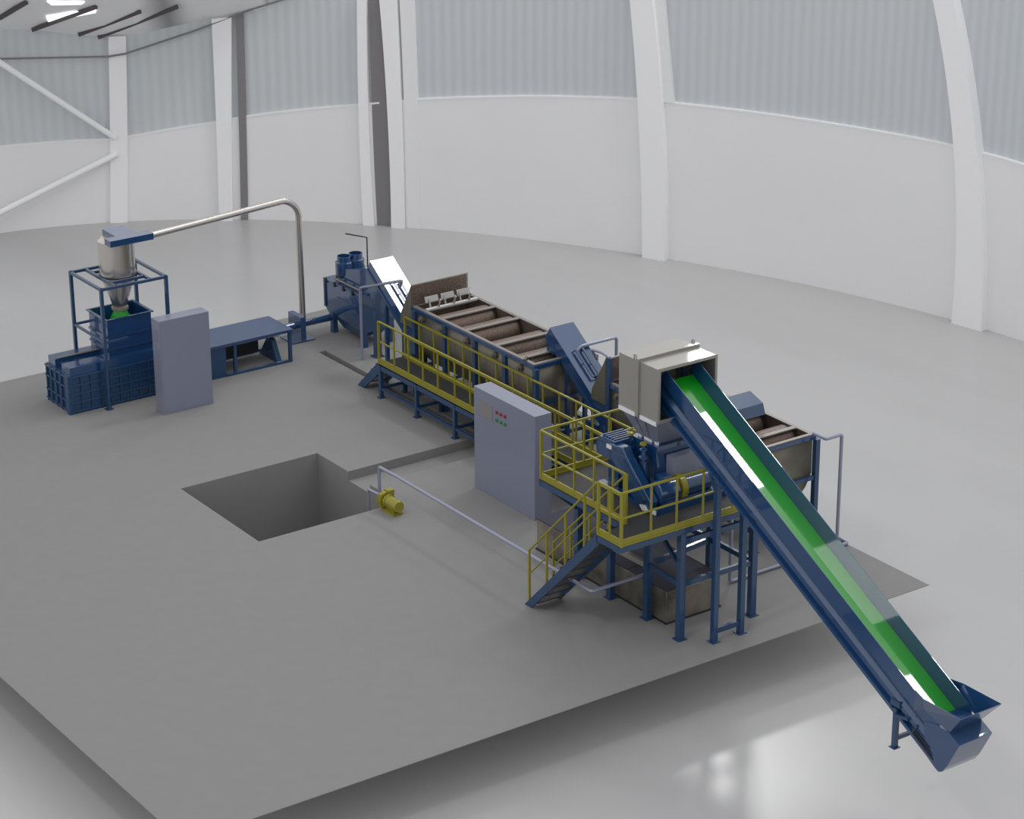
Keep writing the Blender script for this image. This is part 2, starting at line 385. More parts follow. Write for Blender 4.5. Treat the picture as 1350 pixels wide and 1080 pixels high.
# flared loading hopper
zr = 1.225; RX0, RX1, RY0, RY1 = 5.485, 6.375, -5.83, -4.99
base = [(5.575, -5.515, .83), (6.275, -5.515, .84), (6.275, -4.95, .98), (5.575, -4.95, .98)]
rim = [(RX0, RY0, zr), (RX1, RY0, zr), (RX1, RY1, zr), (RX0, RY1, zr)]
hp = MB(); bm = hp.bm; vb = [bm.verts.new(p) for p in base]; vr = [bm.verts.new(p) for p in rim]
for i in (0, 1, 3): bm.faces.new([vb[i], vb[(i + 1) % 4], vr[(i + 1) % 4], vr[i]])
for s in (0, 1):
    a = 2 if s else 3; x = 6.285 if s else 5.565
    e = bm.verts.new((x, -4.72, zc(-4.72, .77))); e2 = bm.verts.new((x, -4.72, zc(-4.72, .45)))
    bm.faces.new([vr[a], vb[a], e2, e])
hp.build('loading_hopper', 'blue', fc, solid=.012, smooth=False)
# tall support legs on the slab and the low foot near the tail
for x in (5.63, 6.24):
    MB().box(x - .05, x + .05, .32, .42, 0.015, zc(.37, .06)).box(x - .09, x + .09, .28, .46, 0, .016).build('support_leg', 'blue_dull', fc)
    sgn = -1 if x < 5.9 else 1
    MB().beam((x, .37, 2.80), (x, .62, zc(.62, .03)), .06).build('knee_brace', 'blue_dull', fc)
MB().box(5.68, 6.19, .34, .40, .16, .26).build('cross_bar', 'blue_dull', fc)
for x in (5.60, 6.22):
    lg = MB().box(x - .04, x + .04, -4.335, -4.255, .015, zc(-4.3, .12)).box(x - .07, x + .07, -4.365, -4.225, 0, .016).build('foot_leg', 'blue_dull', fc)
    MB().beam((x - .045, -4.30, .62), (x - .045, -4.62, zc(-4.62, .22)), .05).build('foot_brace', 'blue_dull', lg)
    MB().box(x - .06, x + .02, -4.42, -4.20, zc(-4.3, .16), zc(-4.3, .25)).build('clamp_plate', 'blue_dull', lg)
MB().box(5.64, 6.18, -4.32, -4.27, .13, .2).build('foot_tie', 'blue_dull', fc)

# ------------------------------------------------------------------ inlet hood
hd = thing('inlet_hood', 'beige sheet metal hood box where the green belt ends', 'hood', (5.94, 2.3, 3.24))
x0, x1, y0, y1, z0, z1 = 5.30, 6.585, 1.66, 2.77, 3.85, 4.825
hb = MB()
hb.sheet([(x0, y0, z0), (x0, y1, z0), (x0, y1, z1), (x0, y0, z1)]).sheet([(x1, y0, z0), (x1, y1, z0), (x1, y1, z1), (x1, y0, z1)])
hb.sheet([(x0, y1, z0), (x1, y1, z0), (x1, y1, z1), (x0, y1, z1)]).sheet([(x0, y0, z1), (x1, y0, z1), (x1, y1, z1), (x0, y1, z1)])
bmesh.ops.remove_doubles(hb.bm, verts=hb.bm.verts, dist=1e-4)
hb.build('hood_box', 'hood', hd, solid=.02, smooth=False)
MB().ring((x0 - .02, x1 + .02, z0 - .03, z1 + .03), (x0 + .03, x1 - .03, z0 + .03, z1 - .03), y0 - .03, y0 - .01, 'y').build('mouth_frame', 'hood', hd, smooth=False)
MB().ring((x0 - .05, x1 + .05, z0 - .05, z1 + .06), (x0 - .0, x1 + .0, z0 - .0, z1 + .0), 2.17, 2.25, 'y').build('flange_rib', 'hood', hd, smooth=False)
for xx in (x0 - .01, x1 + .01):
    MB().tube([(xx, 2.34, z1 + .0), (xx, 2.34, z1 + .1), (xx, 2.28, z1 + .1), (xx, 2.28, z1 + .0)], .012, 8, .03).build('lifting_eye', 'hood', hd)
ch = MB(); bm = ch.bm
a = [bm.verts.new(p) for p in ((x0, y0, z0), (x1, y0, z0), (x1, y1, z0), (x0, y1, z0))]
c = [bm.verts.new(p) for p in ((5.6, 2.03, 3.25), (6.29, 2.03, 3.25), (6.29, 2.55, 3.25), (5.6, 2.55, 3.25))]
for i in range(4): bm.faces.new([a[i], a[(i + 1) % 4], c[(i + 1) % 4], c[i]])
ch.build('chute', 'lilac', hd, solid=.02, smooth=False)
for ya, yb in ((1.68, 2.14), (2.28, 2.75)):
    MB().box(x0 - .03, x0 - .005, ya, yb, z0 - .08, z0 - .005).build('flange_strip', 'white', hd)
for ya, yb in ((1.98, 2.08), (2.16, 2.38), (2.46, 2.56)):
    MB().box(5.57, 5.595, ya, yb, 3.16, 3.34).build('clip_plate', 'white', hd)
for t_ in (.34, .64):
    p = Vector((x0 - .012, y0 + (y1 - y0) * t_, z0 - .02)); q = Vector((5.59, 2.03 + .52 * t_, 3.28))
    MB().beam(p, q, .03, .02).build('stiffener', 'lilac_dark', hd)

# ------------------------------------------------------------------ granulator on the deck
DZ = 2.2
gr = thing('granulator', 'blue granulator with motor and slanted belt guard standing on the high deck', 'machine', (5.9, 2.2, DZ))
for y in (1.45, 2.75):
    MB().box(5.1, 6.7, y - .06, y + .06, DZ, DZ + .11).build('base_rail', 'blue', gr)
MB().box(5.1, 5.22, 1.45, 3.1, DZ, DZ + .1).build('base_rail', 'blue', gr)
MB().prism([(1.93, 2.31), (2.75, 2.31), (2.85, 2.7), (2.62, 3.12), (2.62, 3.22), (1.97, 3.22), (1.97, 3.12), (1.93, 2.9)], 5.52, 6.4).build('rotor_housing', 'blue', gr)
MB().box(5.5, 6.42, 1.92, 2.68, 3.16, 3.24).build('top_flange', 'blue', gr)
MB().box(5.72, 6.62, 1.72, 1.92, 2.5, 3.05).build('screen_cover', 'lilac', gr)
gb = MB().prism([(2.55, 2.84), (3.12, 2.84), (3.16, 3.05), (3.05, 3.2), (2.6, 3.22)], 5.08, 5.62).build('gearbox', 'blue', gr)
for k in range(5): MB().box(5.12, 5.58, 2.66 + k * .08, 2.69 + k * .08, 3.2, 3.235).build('cooling_fin', 'blue', gb)
MB().box(5.045, 5.07, 2.66, 2.8, 3.06, 3.13).build('name_plate', 'white', gr)
MB().box(5.25, 5.5, 2.7, 3.0, DZ + .1, 2.84).build('pedestal', 'blue', gr)
# slanted belt guard, runs in the y-z plane
gd = MB().prism([(2.74, 3.16), (2.34, 3.2), (2.24, 3.06), (1.52, 2.42), (1.56, 2.26), (1.76, 2.22), (1.92, 2.25), (2.75, 2.94)], 5.06, 5.24, 'x').build('belt_guard', 'blue', gr, bevel=.015)
MB().prism([(2.3, 3.0), (1.66, 2.42), (1.74, 2.33), (2.5, 2.98)], 5.03, 5.065).build('guard_cover', 'blue_dull', gd)
MB().prism([(1.66, 2.33), (1.58, 2.25), (1.72, 2.22), (1.80, 2.30)], 5.025, 5.06).build('guard_plate', 'white', gd)
mo = MB().lathe((5.26, 1.66, 2.51), [(.2, 0), (.215, .02), (.215, .42), (.2, .44)], 32, (1, 0, 0)).build('motor', 'blue', gr)
MB().lathe((5.74, 1.66, 2.51), [(.235, 0), (.235, .11)], 32, (1, 0, 0)).build('fan_ring', 'yellow', mo)
MB().box(5.36, 5.56, 1.56, 1.76, 2.70, 2.82).build('terminal_box', 'blue', mo)
MB().lathe((5.86, 1.66, 2.5), [(.19, 0), (.19, .62)], 32, (1, 0, 0)).build('coupling_drum', 'blue_dull', gr)
MB().box(5.3, 6.5, 1.5, 1.82, DZ + .1, 2.36).build('motor_foot', 'blue', gr)
for (x, y) in ((5.34, 2.1), (5.45, 2.62)):
    vs = MB().lathe((x, y, 2.9), [(.05, 0), (.05, .1), (.085, .12), (.085, .15), (.045, .17), (.045, .25), (.07, .27), (.07, .29), (.03, .31), (.03, .36)], 16).build('valve_stem', 'blue', gr)
    MB().lathe((x, y, 3.26), [(.03, 0), (.065, .015), (.065, .05), (.02, .07)], 16).build('hand_knob', 'yellow', vs)
MB().tube([(5.42, 2.05, 2.45), (5.36, 2.08, 2.75), (5.34, 2.1, 2.95)], .07, 12, .1).build('feed_pipe', 'blue', gr)
MB().box(5.08, 5.14, 1.40, 1.5, DZ + .015, DZ + .09).build('pad', 'white', gr)
MB().box(6.42, 6.60, 1.75, 1.85, 2.36, 2.42).build('drive_bar', 'white', gr)
MB().box(6.42, 6.62, 1.45, 1.55, 2.36, 2.42).build('drive_bar', 'white', gr)

# ------------------------------------------------------------------ raised deck
dk = thing('raised_deck', 'high blue steel deck with yellow railings around the granulator', 'platform', (5.2, 2.4, 0))
XA, XB, YA, YB2 = 4.42, 6.95, .75, 4.0
MB().box(XA, XB, YA, YB2, 2.17, DZ).box(3.80, XA, YA, 1.42, 2.17, DZ).build('deck_plate', 'deck', dk, smooth=False)
def edge(p, q, m='blue_dull', w=.06, z0=2.06, z1=2.17, nm='edge_beam', par=dk):
    return MB().beam((p[0], p[1], (z0 + z1) / 2), (q[0], q[1], (z0 + z1) / 2), w, z1 - z0).build(nm, m, par)
edge((3.78, .78), (XB, .78)); edge((3.83, .78), (3.83, 1.42)); edge((4.45, 1.42), (4.45, YB2)); edge((XB - .03, .78), (XB - .03, YB2)); edge((4.42, 3.97), (XB, 3.97)); edge((4.45, 2.4), (XB, 2.4))
COLS = [(5.2, .8), (6.86, .8), (5.25, 1.8), (5.23, 2.87), (5.25, 3.9), (6.86, 2.0), (6.86, 3.9)]
for x, y in COLS:
    MB().box(x - .06, x + .06, y - .06, y + .06, .012, 2.07).box(x - .1, x + .1, y - .1, y + .1, 0, .014).build('column', 'blue_dull', dk)
for p, q in (((5.2, .8, 1.07), (5.25, 1.8, 1.07)), ((5.2, .8, 1.07), (6.86, .8, 1.07)), ((5.25, 1.8, 1.07), (6.86, 2., 1.07)), ((6.86, .8, 1.07), (6.86, 2., 1.07)), ((5.2, .8, 1.9), (6.86, .8, 1.9)), ((6.86, 2.0, 1.07), (6.86, 3.9, 1.07))):
    d = (Vector(q) - Vector(p)).normalized() * .06
    MB().beam(Vector(p) + d, Vector(q) - d, .06, .1).build('tie_beam', 'blue_dull', dk)
MB().beam((5.23, 2.81, 1.05), (5.25, 1.86, 1.05), .08, .1).build('tie_beam', 'hood', dk)
MB().beam((5.25, 1.72, 2.02), (5.2, .88, 1.44), .06).build('brace', 'blue_dull', dk)
MB().beam((4.5, 3.9, 2.05), (5.2, 3.9, 1.45), .06).build('brace', 'blue_dull', dk)
MB().beam((4.5, 2.87, 2.05), (5.18, 2.87, 1.5), .06).build('brace', 'blue_dull', dk)

def railing(par, a, b_, z, h=.97, posts=(), toe=True, post_w=.031, rail_w=.035, mid=True, ends=1, top_ext=0.):
    """straight yellow railing from a to b at deck height z; posts = fractions along it"""
    a = Vector((a[0], a[1])); b_ = Vector((b_[0], b_[1])); d = (b_ - a).normalized()
    P = lambda t, zz: (a.x + (b_.x - a.x) * t, a.y + (b_.y - a.y) * t, zz)
    MB().beam(P(0, z + h), P(1, z + h), rail_w, .033).build('top_rail', 'yellow', par)
    if mid: MB().beam(P(0, z + h * .52), P(1, z + h * .52), .028, .028).build('mid_rail', 'yellow', par)
    if toe: MB().beam(P(0, z + .055), P(1, z + .055), .025, .13).beam(P(0, z + .005), P(1, z + .005), .05, .03).build('toe_board', 'yellow', par)
    for t in posts:
        w = post_w * (1.5 if t in (0, 1) else 1)
        MB().beam(P(t, z - .02), P(t, z + h), w, w).build('rail_post', 'yellow', par)
fr_ = lambda xs, a, b_: [(x - a) / (b_ - a) for x in xs]
railing(dk, (3.82, .75), (6.95, .75), DZ, .985, fr_([3.82, 4.464, 5.029, 5.62, 6.3, 6.95], 3.82, 6.95))
railing(dk, (3.82, .75), (3.82, 1.40), DZ, .975, [.5, 1])
railing(dk, (4.45, 1.44), (4.45, 3.97), DZ, .945, fr_([1.44, 1.50, 1.817, 2.369, 2.955, 3.506, 3.97], 1.44, 3.97))
railing(dk, (4.45, 3.97), (6.7, 3.97), DZ, .95, fr_([4.78, 5.42, 6.0, 6.66], 4.45, 6.7))
railing(dk, (XB - .02, .75), (XB - .02, 3.97), DZ, .985, [.3, .6, 1])

# stairs to the deck
st = thing('deck_staircase', 'steep blue staircase with yellow handrails climbing to the high deck', 'stairs', (4.13, 3.5, 0))
def stair(par, xa, xb, y0, y1, h, n, m='blue_dull', dpt=.2, overlap=.0):
    s = h / (y0 - y1)
    for x in (xa, xb):
        MB().prism([(y0 + .1, 0), (y0 - .10, 0), (y1, h - .24), (y1, h), (y1 + .0, h)], x - .025, x + .025).build('stringer', m, par)
    for k in range(n):
        z = h * (k + .6) / n; y = y0 - (z / s)
        MB().box(xa + .025, xb - .025, y - .12, y + .12, z - .02, z).box(xa + .025, xb - .025, y + .105, y + .12, z - .05, z).build('tread', 'deck', par)
stair(st, 3.81, 4.46, 3.47, 1.42, 2.19, 9)
def hrail(par, x, ys, y0, y1, z0, z1, base0):
    f = lambda y: z0 + (z1 - z0) * (y - y0) / (y1 - y0)
    MB().tube([(x, y0, z0 - .02), (x, y1, z1)], .02, 8).build('handrail', 'yellow', par)
    MB().tube([(x, y0, z0 - .49), (x, y1, z1 - .5)], .016, 8).build('mid_rail', 'yellow', par)
    for y in ys:
        zb = max(base0, 2.19 * (3.47 - y) / 2.05)
        MB().box(x - .017, x + .017, y - .017, y + .017, zb, f(y)).build('rail_post', 'yellow', par)
hrail(st, 3.81, [3.45, 2.914, 2.347, 1.785], 3.467, 1.425, 1.125, 3.165, .05)
hrail(st, 4.46, [3.60, 3.07, 2.5, 1.95], 3.62, 1.5, 1.046, 3.1, .02)

# ------------------------------------------------------------------ water basin under the deck
bs = thing('water_basin', 'long mottled steel basin on the slab beneath the high deck', 'tank', (6., 3.65, 0))
MB().box(5.37, 6.62, 1.4, 5.40, .0, .64).build('basin_wall', 'basin', bs, bevel=.02)
MB().box(5.36, 6.63, 1.39, 2.55, .64, .665).build('lid_plate', 'basin_top', bs)
MB().box(5.36, 6.63, 2.57, 4.10, .64, .665).build('lid_plate', 'basin_top', bs)
MB().box(5.36, 6.63, 4.12, 5.41, .64, .665).build('lid_plate', 'basin_top', bs)
MB().box(5.35, 6.64, 1.38, 5.42, 0, .03).build('base_flange', 'dark', bs)

# ------------------------------------------------------------------ control cabinet
cb = thing('control_cabinet', 'large lilac grey control cabinet with red and green buttons', 'cabinet', (6.32, 7.55, 0))
MB().box(6.115, 6.52, 6.5, 8.6, 0, 2.21).build('body', 'lilac', cb, bevel=.006)
MB().box(6.108, 6.12, 7.945, 8.42, 1.65, 1.972).build('display_plate', 'panel', cb)
for y in (7.78, 7.643, 7.503):
    MB().lathe((6.117, y, 1.897), [(.035, 0), (.035, .02), (.028, .03)], 20, (-1, 0, 0)).build('red_button', 'red', cb)
    MB().lathe((6.117, y, 1.73), [(.035, 0), (.035, .02), (.028, .03)], 20, (-1, 0, 0)).build('green_button', 'greenb', cb)
lc = thing('control_cabinet', 'plain lilac grey cabinet beside the cyclone frame', 'cabinet', (3.43, 16.03, 0))
MB().box(2.83, 4.055, 15.86, 16.21, 0, 2.165).build('body', 'lilac', lc, bevel=.006)
MB().box(2.86, 4.02, 15.855, 15.865, .06, 2.1).build('door_panel', 'lilac', lc)

# ------------------------------------------------------------------ low walkway with its stairs
wk = thing('walkway', 'long low walkway with yellow railings running along the wash tanks', 'platform', (7.58, 9.2, 0))
WZ = .82
MB().box(7.25, 7.92, 4.1, 14.05, WZ - .03, WZ).build('deck_plate', 'deck', wk, smooth=False)
for x in (7.27, 7.9):
    MB().box(x - .03, x + .03, 4.1, 14.05, WZ - .16, WZ - .05).build('edge_beam', 'blue_dull', wk)
    MB().box(x - .025, x + .025, 4.2, 14.0, .19, .25).build('lower_beam', 'blue_dull', wk)
    for y in (13.98, 12.52, 11.03, 9.55, 8.05, 6.55, 5.05):
        MB().box(x - .04, x + .04, y - .04, y + .04, .012, WZ - .05).box(x - .08, x + .08, y - .07, y + .07, 0, .014).build('leg', 'blue_dull', wk)
for y in (13.98, 12.52, 11.03, 9.55, 8.05, 6.55, 5.05):
    MB().box(7.31, 7.86, y - .02, y + .02, .2, .26).build('cross_beam', 'blue_dull', wk)
railing(wk, (7.26, 14.02), (7.26, 4.15), WZ, .97, fr_([14.02, 13.39, 12.81, 12.24, 11.66, 11.01, 10.43, 9.8, 9.2, 8.6, 8.0, 7.4, 6.8, 6.2, 5.6, 5.0, 4.15], 14.02, 4.15))
railing(wk, (7.9, 13.93), (7.9, 4.9), WZ, .97, fr_([13.93, 13.35, 12.77, 12.2, 11.63, 11.02, 10.38, 9.78, 9.23, 8.7, 8.13, 7.55, 7.0, 6.4, 5.8, 4.9], 13.93, 4.9))
ws = thing('walkway_steps', 'short blue steps at the far end of the low walkway', 'stairs', (7.58, 14.9, 0))
def stair2():
    for x in (7.29, 7.9):
        MB().prism([(14.98, 0), (14.72, 0), (14.06, .56), (14.06, .8), (14.1, .8)], x - .025, x + .025).build('stringer', 'blue_dull', ws)
    for k in range(4):
        z = .78 * (k + .7) / 4; y = 14.93 - z * 1.08
        MB().box(7.315, 7.875, y - .12, y + .12, z - .02, z).build('tread', 'deck', ws)
stair2()

# ------------------------------------------------------------------ wash tanks
def make_tank():
    tk = thing('wash_tank', 'open steel wash tank behind the low walkway, nearer the far wall', 'tank', (8.76, 11.45, 0), 'open wash tanks')
    xa, xb, ya, yb, zt = 8.04, 9.5, 9.2, 13.77, 2.05
    prof = [(xa, zt), (xa, 1.25), (xa + .13, 1.0), (xa + .5, .62), (xb - .5, .62), (xb - .13, 1.0), (xb, 1.25), (xb, zt)]
    b = MB()
    for (p, q) in zip(prof, prof[1:]): b.sheet([(p[0], ya, p[1]), (q[0], ya, q[1]), (q[0], yb, q[1]), (p[0], yb, p[1])])
    b.bm.faces.new([b.bm.verts.new((x, ya, z)) for x, z in prof]); b.bm.faces.new([b.bm.verts.new((x, yb, z)) for x, z in prof])
    bmesh.ops.remove_doubles(b.bm, verts=b.bm.verts, dist=1e-4)
    b.build('shell', 'tank', tk, solid=.02)
    b = MB(); k = .025; pin = [(xa + k, zt - .02), (xa + k, 1.25), (xa + .15, 1.02), (xa + .5, .66), (xb - .5, .66), (xb - .15, 1.02), (xb - k, 1.25), (xb - k, zt - .02)]
    for (p, q) in zip(pin, pin[1:]): b.sheet([(p[0], ya + k, p[1]), (q[0], ya + k, q[1]), (q[0], yb - k, q[1]), (p[0], yb - k, p[1])])
    b.bm.faces.new([b.bm.verts.new((x, ya + k, z)) for x, z in pin]); b.bm.faces.new([b.bm.verts.new((x, yb - k, z)) for x, z in pin])
    b.build('liner', 'tank_in', tk, smooth=False)
    MB().ring((xa - .03, xb + .03, ya - .03, yb), (xa + .05, xb - .05, ya + .05, yb - .03), zt, zt + .022, 'z').build('rim', 'rim', tk, smooth=False)
    MB().ring((xa - .06, xb + .055, ya - .06, yb + .03), (xa - .012, xb + .012, ya - .012, yb + .012), zt - .075, zt - .003, 'z').build('rim_frame', 'blue', tk, smooth=False)
    for x in (xa - .035, xb + .03):
        for y in (13.68, 12.48, 11.32, 10.2, 9.1):
            top = zt - .06
            MB().box(x - .05, x + .05, y - .055, y + .055, .012, top).box(x - .09, x + .09, y - .09, y + .09, 0, .014).build('leg', 'blue_dull', tk)
    for x in (xa - .035, xb + .03):
        MB().box(x - .03, x + .03, 9.15, 13.62, .38, .46).build('lower_rail', 'blue_dull', tk)
    for z in (.42, 1.2):
        MB().box(xa - .0, xb + .0, 9.07, 9.13, z - .04, z + .04).build('end_tie', 'blue_dull', tk)
        MB().box(xa - .0, xb + .0, 13.80, 13.86, z - .04 - .3, z + .04 - .3).build('end_tie', 'blue_dull', tk)
    # cross plates and drums
    for y in (12.70, 11.77, 10.62, 9.67):
        MB().box(xa + .05, xb - .05, y - .055, y + .055, zt - .005, zt + .02).build('cross_plate', 'rim', tk, smooth=False)
    for y in (12.88, 11.95, 10.82, 9.86):
        dr = MB().cyl((xa + .05, y, 1.74), (xb - .06, y, 1.74), .315, 32).build('drum', 'tank_in', tk)
        MB().lathe((xb - .1, y, 1.75), [(.335, 0), (.335, .02)], 32, (1, 0, 0)).build('drum_ring', 'dark', dr)
    for y in (13.36, 12.55, 11.6, 10.55, 9.62):
        bx = MB().lathe((xa - .01, y, 1.88), [(.07, 0), (.07, .08), (.04, .085), (.04, .13)], 16, (-1, 0, 0)).build('bearing', 'tank', tk)
    MB().tube([(xa + .03, 9.52, zt + .03), (xa + .0, 9.48, zt + .09), (xa - .08, 9.45, zt + .05)], .03, 8).build('spout', 'tank', tk)
    # raised end plate and inlet boot with side wings
    MB().box(xa - .04, xb - .03, yb - .01, yb + .02, zt - .02, 2.555).build('end_plate', 'tank_in', tk)
    MB().box(xa - .05, xb - .02, yb - .014, yb + .03, 2.54, 2.565).box(xb - .055, xb - .02, yb - .014, yb + .03, zt, 2.54).build('plate_edge', 'edge', tk, smooth=False)
    for x in (xa - .04, xb - .02):
        MB().prism([(yb + .02, 2.55), (14.245, 1.76), (14.275, 1.55), (13.78, 1.55), (yb + .02, 1.9)], x - .01, x + .01).build('wing_plate', 'tank', tk)
    MB().prism([(14.27, 1.55), (13.79, 1.55), (13.79, .95), (13.92, .85)], xa - .03, xb - .03).build('boot', 'blue', tk)
    # paddle rotor
    pr_ = MB().cyl((xa + .05, 13.36, 2.06), (xb - .06, 13.36, 2.06), .05, 16).build('paddle_shaft', 'blade', tk)
    k = 0
    for x, ang in ((8.22, 70), (8.42, -50), (8.62, 70), (8.82, -50), (9.02, 70), (9.22, -50)):
        a = R(ang); d = Vector((0, -math.cos(a) * .5, abs(math.sin(a)))) if ang < 0 else Vector((0, math.cos(a), math.sin(a)))
        d.normalize(); c = Vector((x, 13.36, 2.06))
        arm = MB().beam(c, c + d * .24, .05, .02, up=(1, 0, 0)).build('paddle_arm', 'blade', pr_)
    for x in (8.30, 8.72, 9.14):
        c = Vector((x, 13.42, 2.27))
        MB().hexa([c + Vector(v) for v in ((-.17, .0, -.06), (.17, 0, -.06), (.17, .02, -.06), (-.17, .02, -.06), (-.17, .04, .06), (.17, .04, .06), (.17, .06, .06), (-.17, .06, .06))]).build('paddle_blade', 'blade', pr_)
    return tk
tank1 = make_tank()
tank2 = copy_tree(tank1); tank2.location = Vector(tank1.location) + Vector((.64, -6.24, 0))
OFF[tank2.name] = Vector(tank2.location)
MB().box(8.60, 8.70, 7.39, 7.50, 1.98, 2.60).build('corner_post', 'blue_dull', tank2)
tank2['label'] = 'open steel wash tank behind the green belt conveyor and beige hood'

# ------------------------------------------------------------------ covered inclined conveyors
def make_inclined():
    t = thing('inclined_conveyor', 'blue covered incline with a brilliant white reflecting top beside the far machines', 'conveyor', (8.36, 14.6, 0), 'covered inclined conveyors')
    xa, xb = 8.07, 8.65; s = .704; n = Vector((0, -s, 1)).normalized()
    top = Vector((0, 15.596, 2.615)); low = Vector((0, 13.72, 2.615 - s * 1.876))
    o = .285
    A, B = top, low; C_, D = low - n * o, top - n * o
    MB().prism([(A.y, A.z), (B.y, B.z), (C_.y, C_.z), (D.y, D.z)], xa, xb).build('housing', 'blue', t)
    MB().prism([((A + n * .012).y, (A + n * .012).z), ((B + n * .012).y, (B + n * .012).z), (B.y, B.z), (A.y, A.z)], xa - .02, xb + .02).build('top_cover', 'blue', t)
    d = (low - top).normalized()
    for x in (xa - .012, xb + .012):
        P = D; MB().prism([(p.y, p.z) for p in (D + n * .05, C_ + n * .05, C_ - n * .02, D - n * .02)], x - .012, x + .012).build('side_flange', 'blue_dull', t)
    e = D + d * .05; 
    MB().prism([(D.y, D.z), ((D + d * .42).y, (D + d * .42).z), ((D + d * .3).y, e.z - .33), (D.y - .02, e.z - .30)], xa + .02, xb - .02).build('discharge_chute', 'blue', t)
    # inspection frame standing off the cover
    q0 = top + d * .72 + n * .09; q1 = top + d * 1.45 + n * .09
    for x in (8.27, 8.44):
        MB().beam((x, q0.y, q0.z), (x, q1.y, q1.z), .022, .05, up=(1, 0, 0)).build('frame_bar', 'blue_dull', t)
    for x in (8.27, 8.44):
        for q in (q0, q0 + d * .36):
            e2 = q - n * .09
            MB().beam((x, q.y, q.z), (x + (-.09 if x < 8.3 else .09), e2.y, e2.z), .02).build('frame_stay', 'blue_dull', t)
    MB().beam((8.27, q1.y, q1.z), (8.44, q1.y, q1.z), .03).build('frame_bar', 'blue_dull', t)
    for x in (xa + .06, xb - .06):
        MB().box(x - .04, x + .04, 15.02, 15.10, .012, 1.9).box(x - .08, x + .08, 14.98, 15.14, 0, .014).build('support_leg', 'blue_dull', t)
    MB().box(xa + .02, xb - .02, 13.85, 14.45, .55, .62).build('drive_shelf', 'blue', t)
    MB().box(xa + .05, xa + .45, 14.0, 14.35, .62, .92).build('drive_box', 'blue', t)
    MB().box(xa + .02, xa + .1, 13.86, 13.94, 0, .55).box(xb - .1, xb - .02, 13.86, 13.94, 0, .55).build('shelf_leg', 'blue_dull', t)
    MB().box(xa + .02, xa + .1, 14.37, 14.45, 0, .55).box(xb - .1, xb - .02, 14.37, 14.45, 0, .55).build('shelf_leg', 'blue_dull', t)
    return t
inc1 = make_inclined()
inc2 = copy_tree(inc1); inc2.location = Vector(inc1.location) + Vector((.65, -6.01, 0))
inc2['label'] = 'blue covered incline between the two wash tanks, left of the beige hood'
# short inclined lifter standing in the near tank
lf = thing('tank_lifter', 'short blue inclined box rising out of the tank beside the green belt', 'conveyor', (9.45, 4.3, 1.9))
pl = [(5.25, 1.85), (5.05, 2.2), (4.2, 2.62), (3.9, 2.5), (3.85, 2.35), (4.6, 1.85)]
MB().prism(pl, 9.05, 9.62).build('housing', 'blue', lf)
MB().prism([(4.25, 2.66), (3.86, 2.53), (3.78, 2.32), (3.84, 2.30), (3.92, 2.5), (4.25, 2.61)], 9.02, 9.65).build('end_cap', 'blue_dull', lf)
MB().box(8.72, 10.1, 4.55, 4.67, 2.076, 2.10).build('mounting_bar', 'rim', lf)

# ------------------------------------------------------------------ dryer
dy = thing('dryer', 'blue hopper-bottomed dryer with two round stacks beside the covered incline', 'machine', (9.05, 17.75, 0))
xa, xb, ya, yb = 8.6, 9.55, 16.94, 18.555
b = MB(); V = [(xa, 1.3), (xa, .62), (xa + .12, .36), (xb - .12, .36), (xb, .62), (xb, 1.3)]
b.prism(V, ya + .0, yb - .0, 'y')
b.build('body', 'blue', dy)
MB().frus((xa + .12, xb - .12, ya + .12, yb - .25), .36, (xa + .12, xb - .12, ya + .12, yb - .25), .37).frus((xa + .2, xb - .2, ya + .3, yb - .5), .16, (xa + .12, xb - .12, ya + .15, yb - .3), .36).build('bottom_hopper', 'blue_dull', dy)
MB().box(xa - .03, xb + .03, ya - .03, yb + .02, 1.3, 1.33).build('lid', 'blue', dy)
for y in (18.45, 18.05, 17.65, 17.25):
    MB().box(xa - .05, xa - .01, y - .035, y + .035, 1.24, 1.35).build('lid_clamp', 'dark', dy)
MB().box(xa - .03, xa + .03, yb - .05, yb + .01, .62, 1.3).build('corner_post', 'blue_dull', dy)
MB().box(xa - .03, xa + .03, ya - .01, ya + .05, .62, 1.3).build('corner_post', 'blue_dull', dy)
for x in (xa + .1, xb - .1):
    for y in (18.34, 17.0):
        MB().frus((x - .07, x + .07, y - .07, y + .07), .0, (x - .055, x + .055, y - .055, y + .055), .5).build('leg', 'blue_dull', dy)
ds = MB().prism([(16.45, 1.33), (18.25, 1.33), (18.2, 1.6), (17.9, 1.68), (16.55, 2.05), (16.3, 1.95)], xa + .12, xb - .25).build('duct_box', 'blue', dy)
for (x, y) in ((8.82, 18.0), (9.16, 18.03)):
    f = MB().lathe((x, y, 1.45), [(.15, 0), (.21, .1), (.21, .38), (.17, .40)], 28).build('stack', 'blue', dy)
    MB().lathe((x, y, 1.85), [(.165, -.02), (.165, .12), (.15, .12), (.15, -.01)], 28, cap=False).build('stack_collar', 'blue', f)
for x in (8.62, 9.3):
    MB().tube([(x, 18.15, 1.42), (x, 16.97, 1.42)], .02, 8).build('lid_rod', 'rim', dy)
MB().tube([(8.62, 18.15, 1.40), (8.8, 18.2, 1.5), (9.0, 18.2, 1.46), (9.3, 18.15, 1.42)], .025, 8).build('clamp_rod', 'rim', dy)
MB().box(xa - .015, xa + .005, 17.5, 18.0, .98, 1.0).build('door_bar', 'blue_dull', dy)

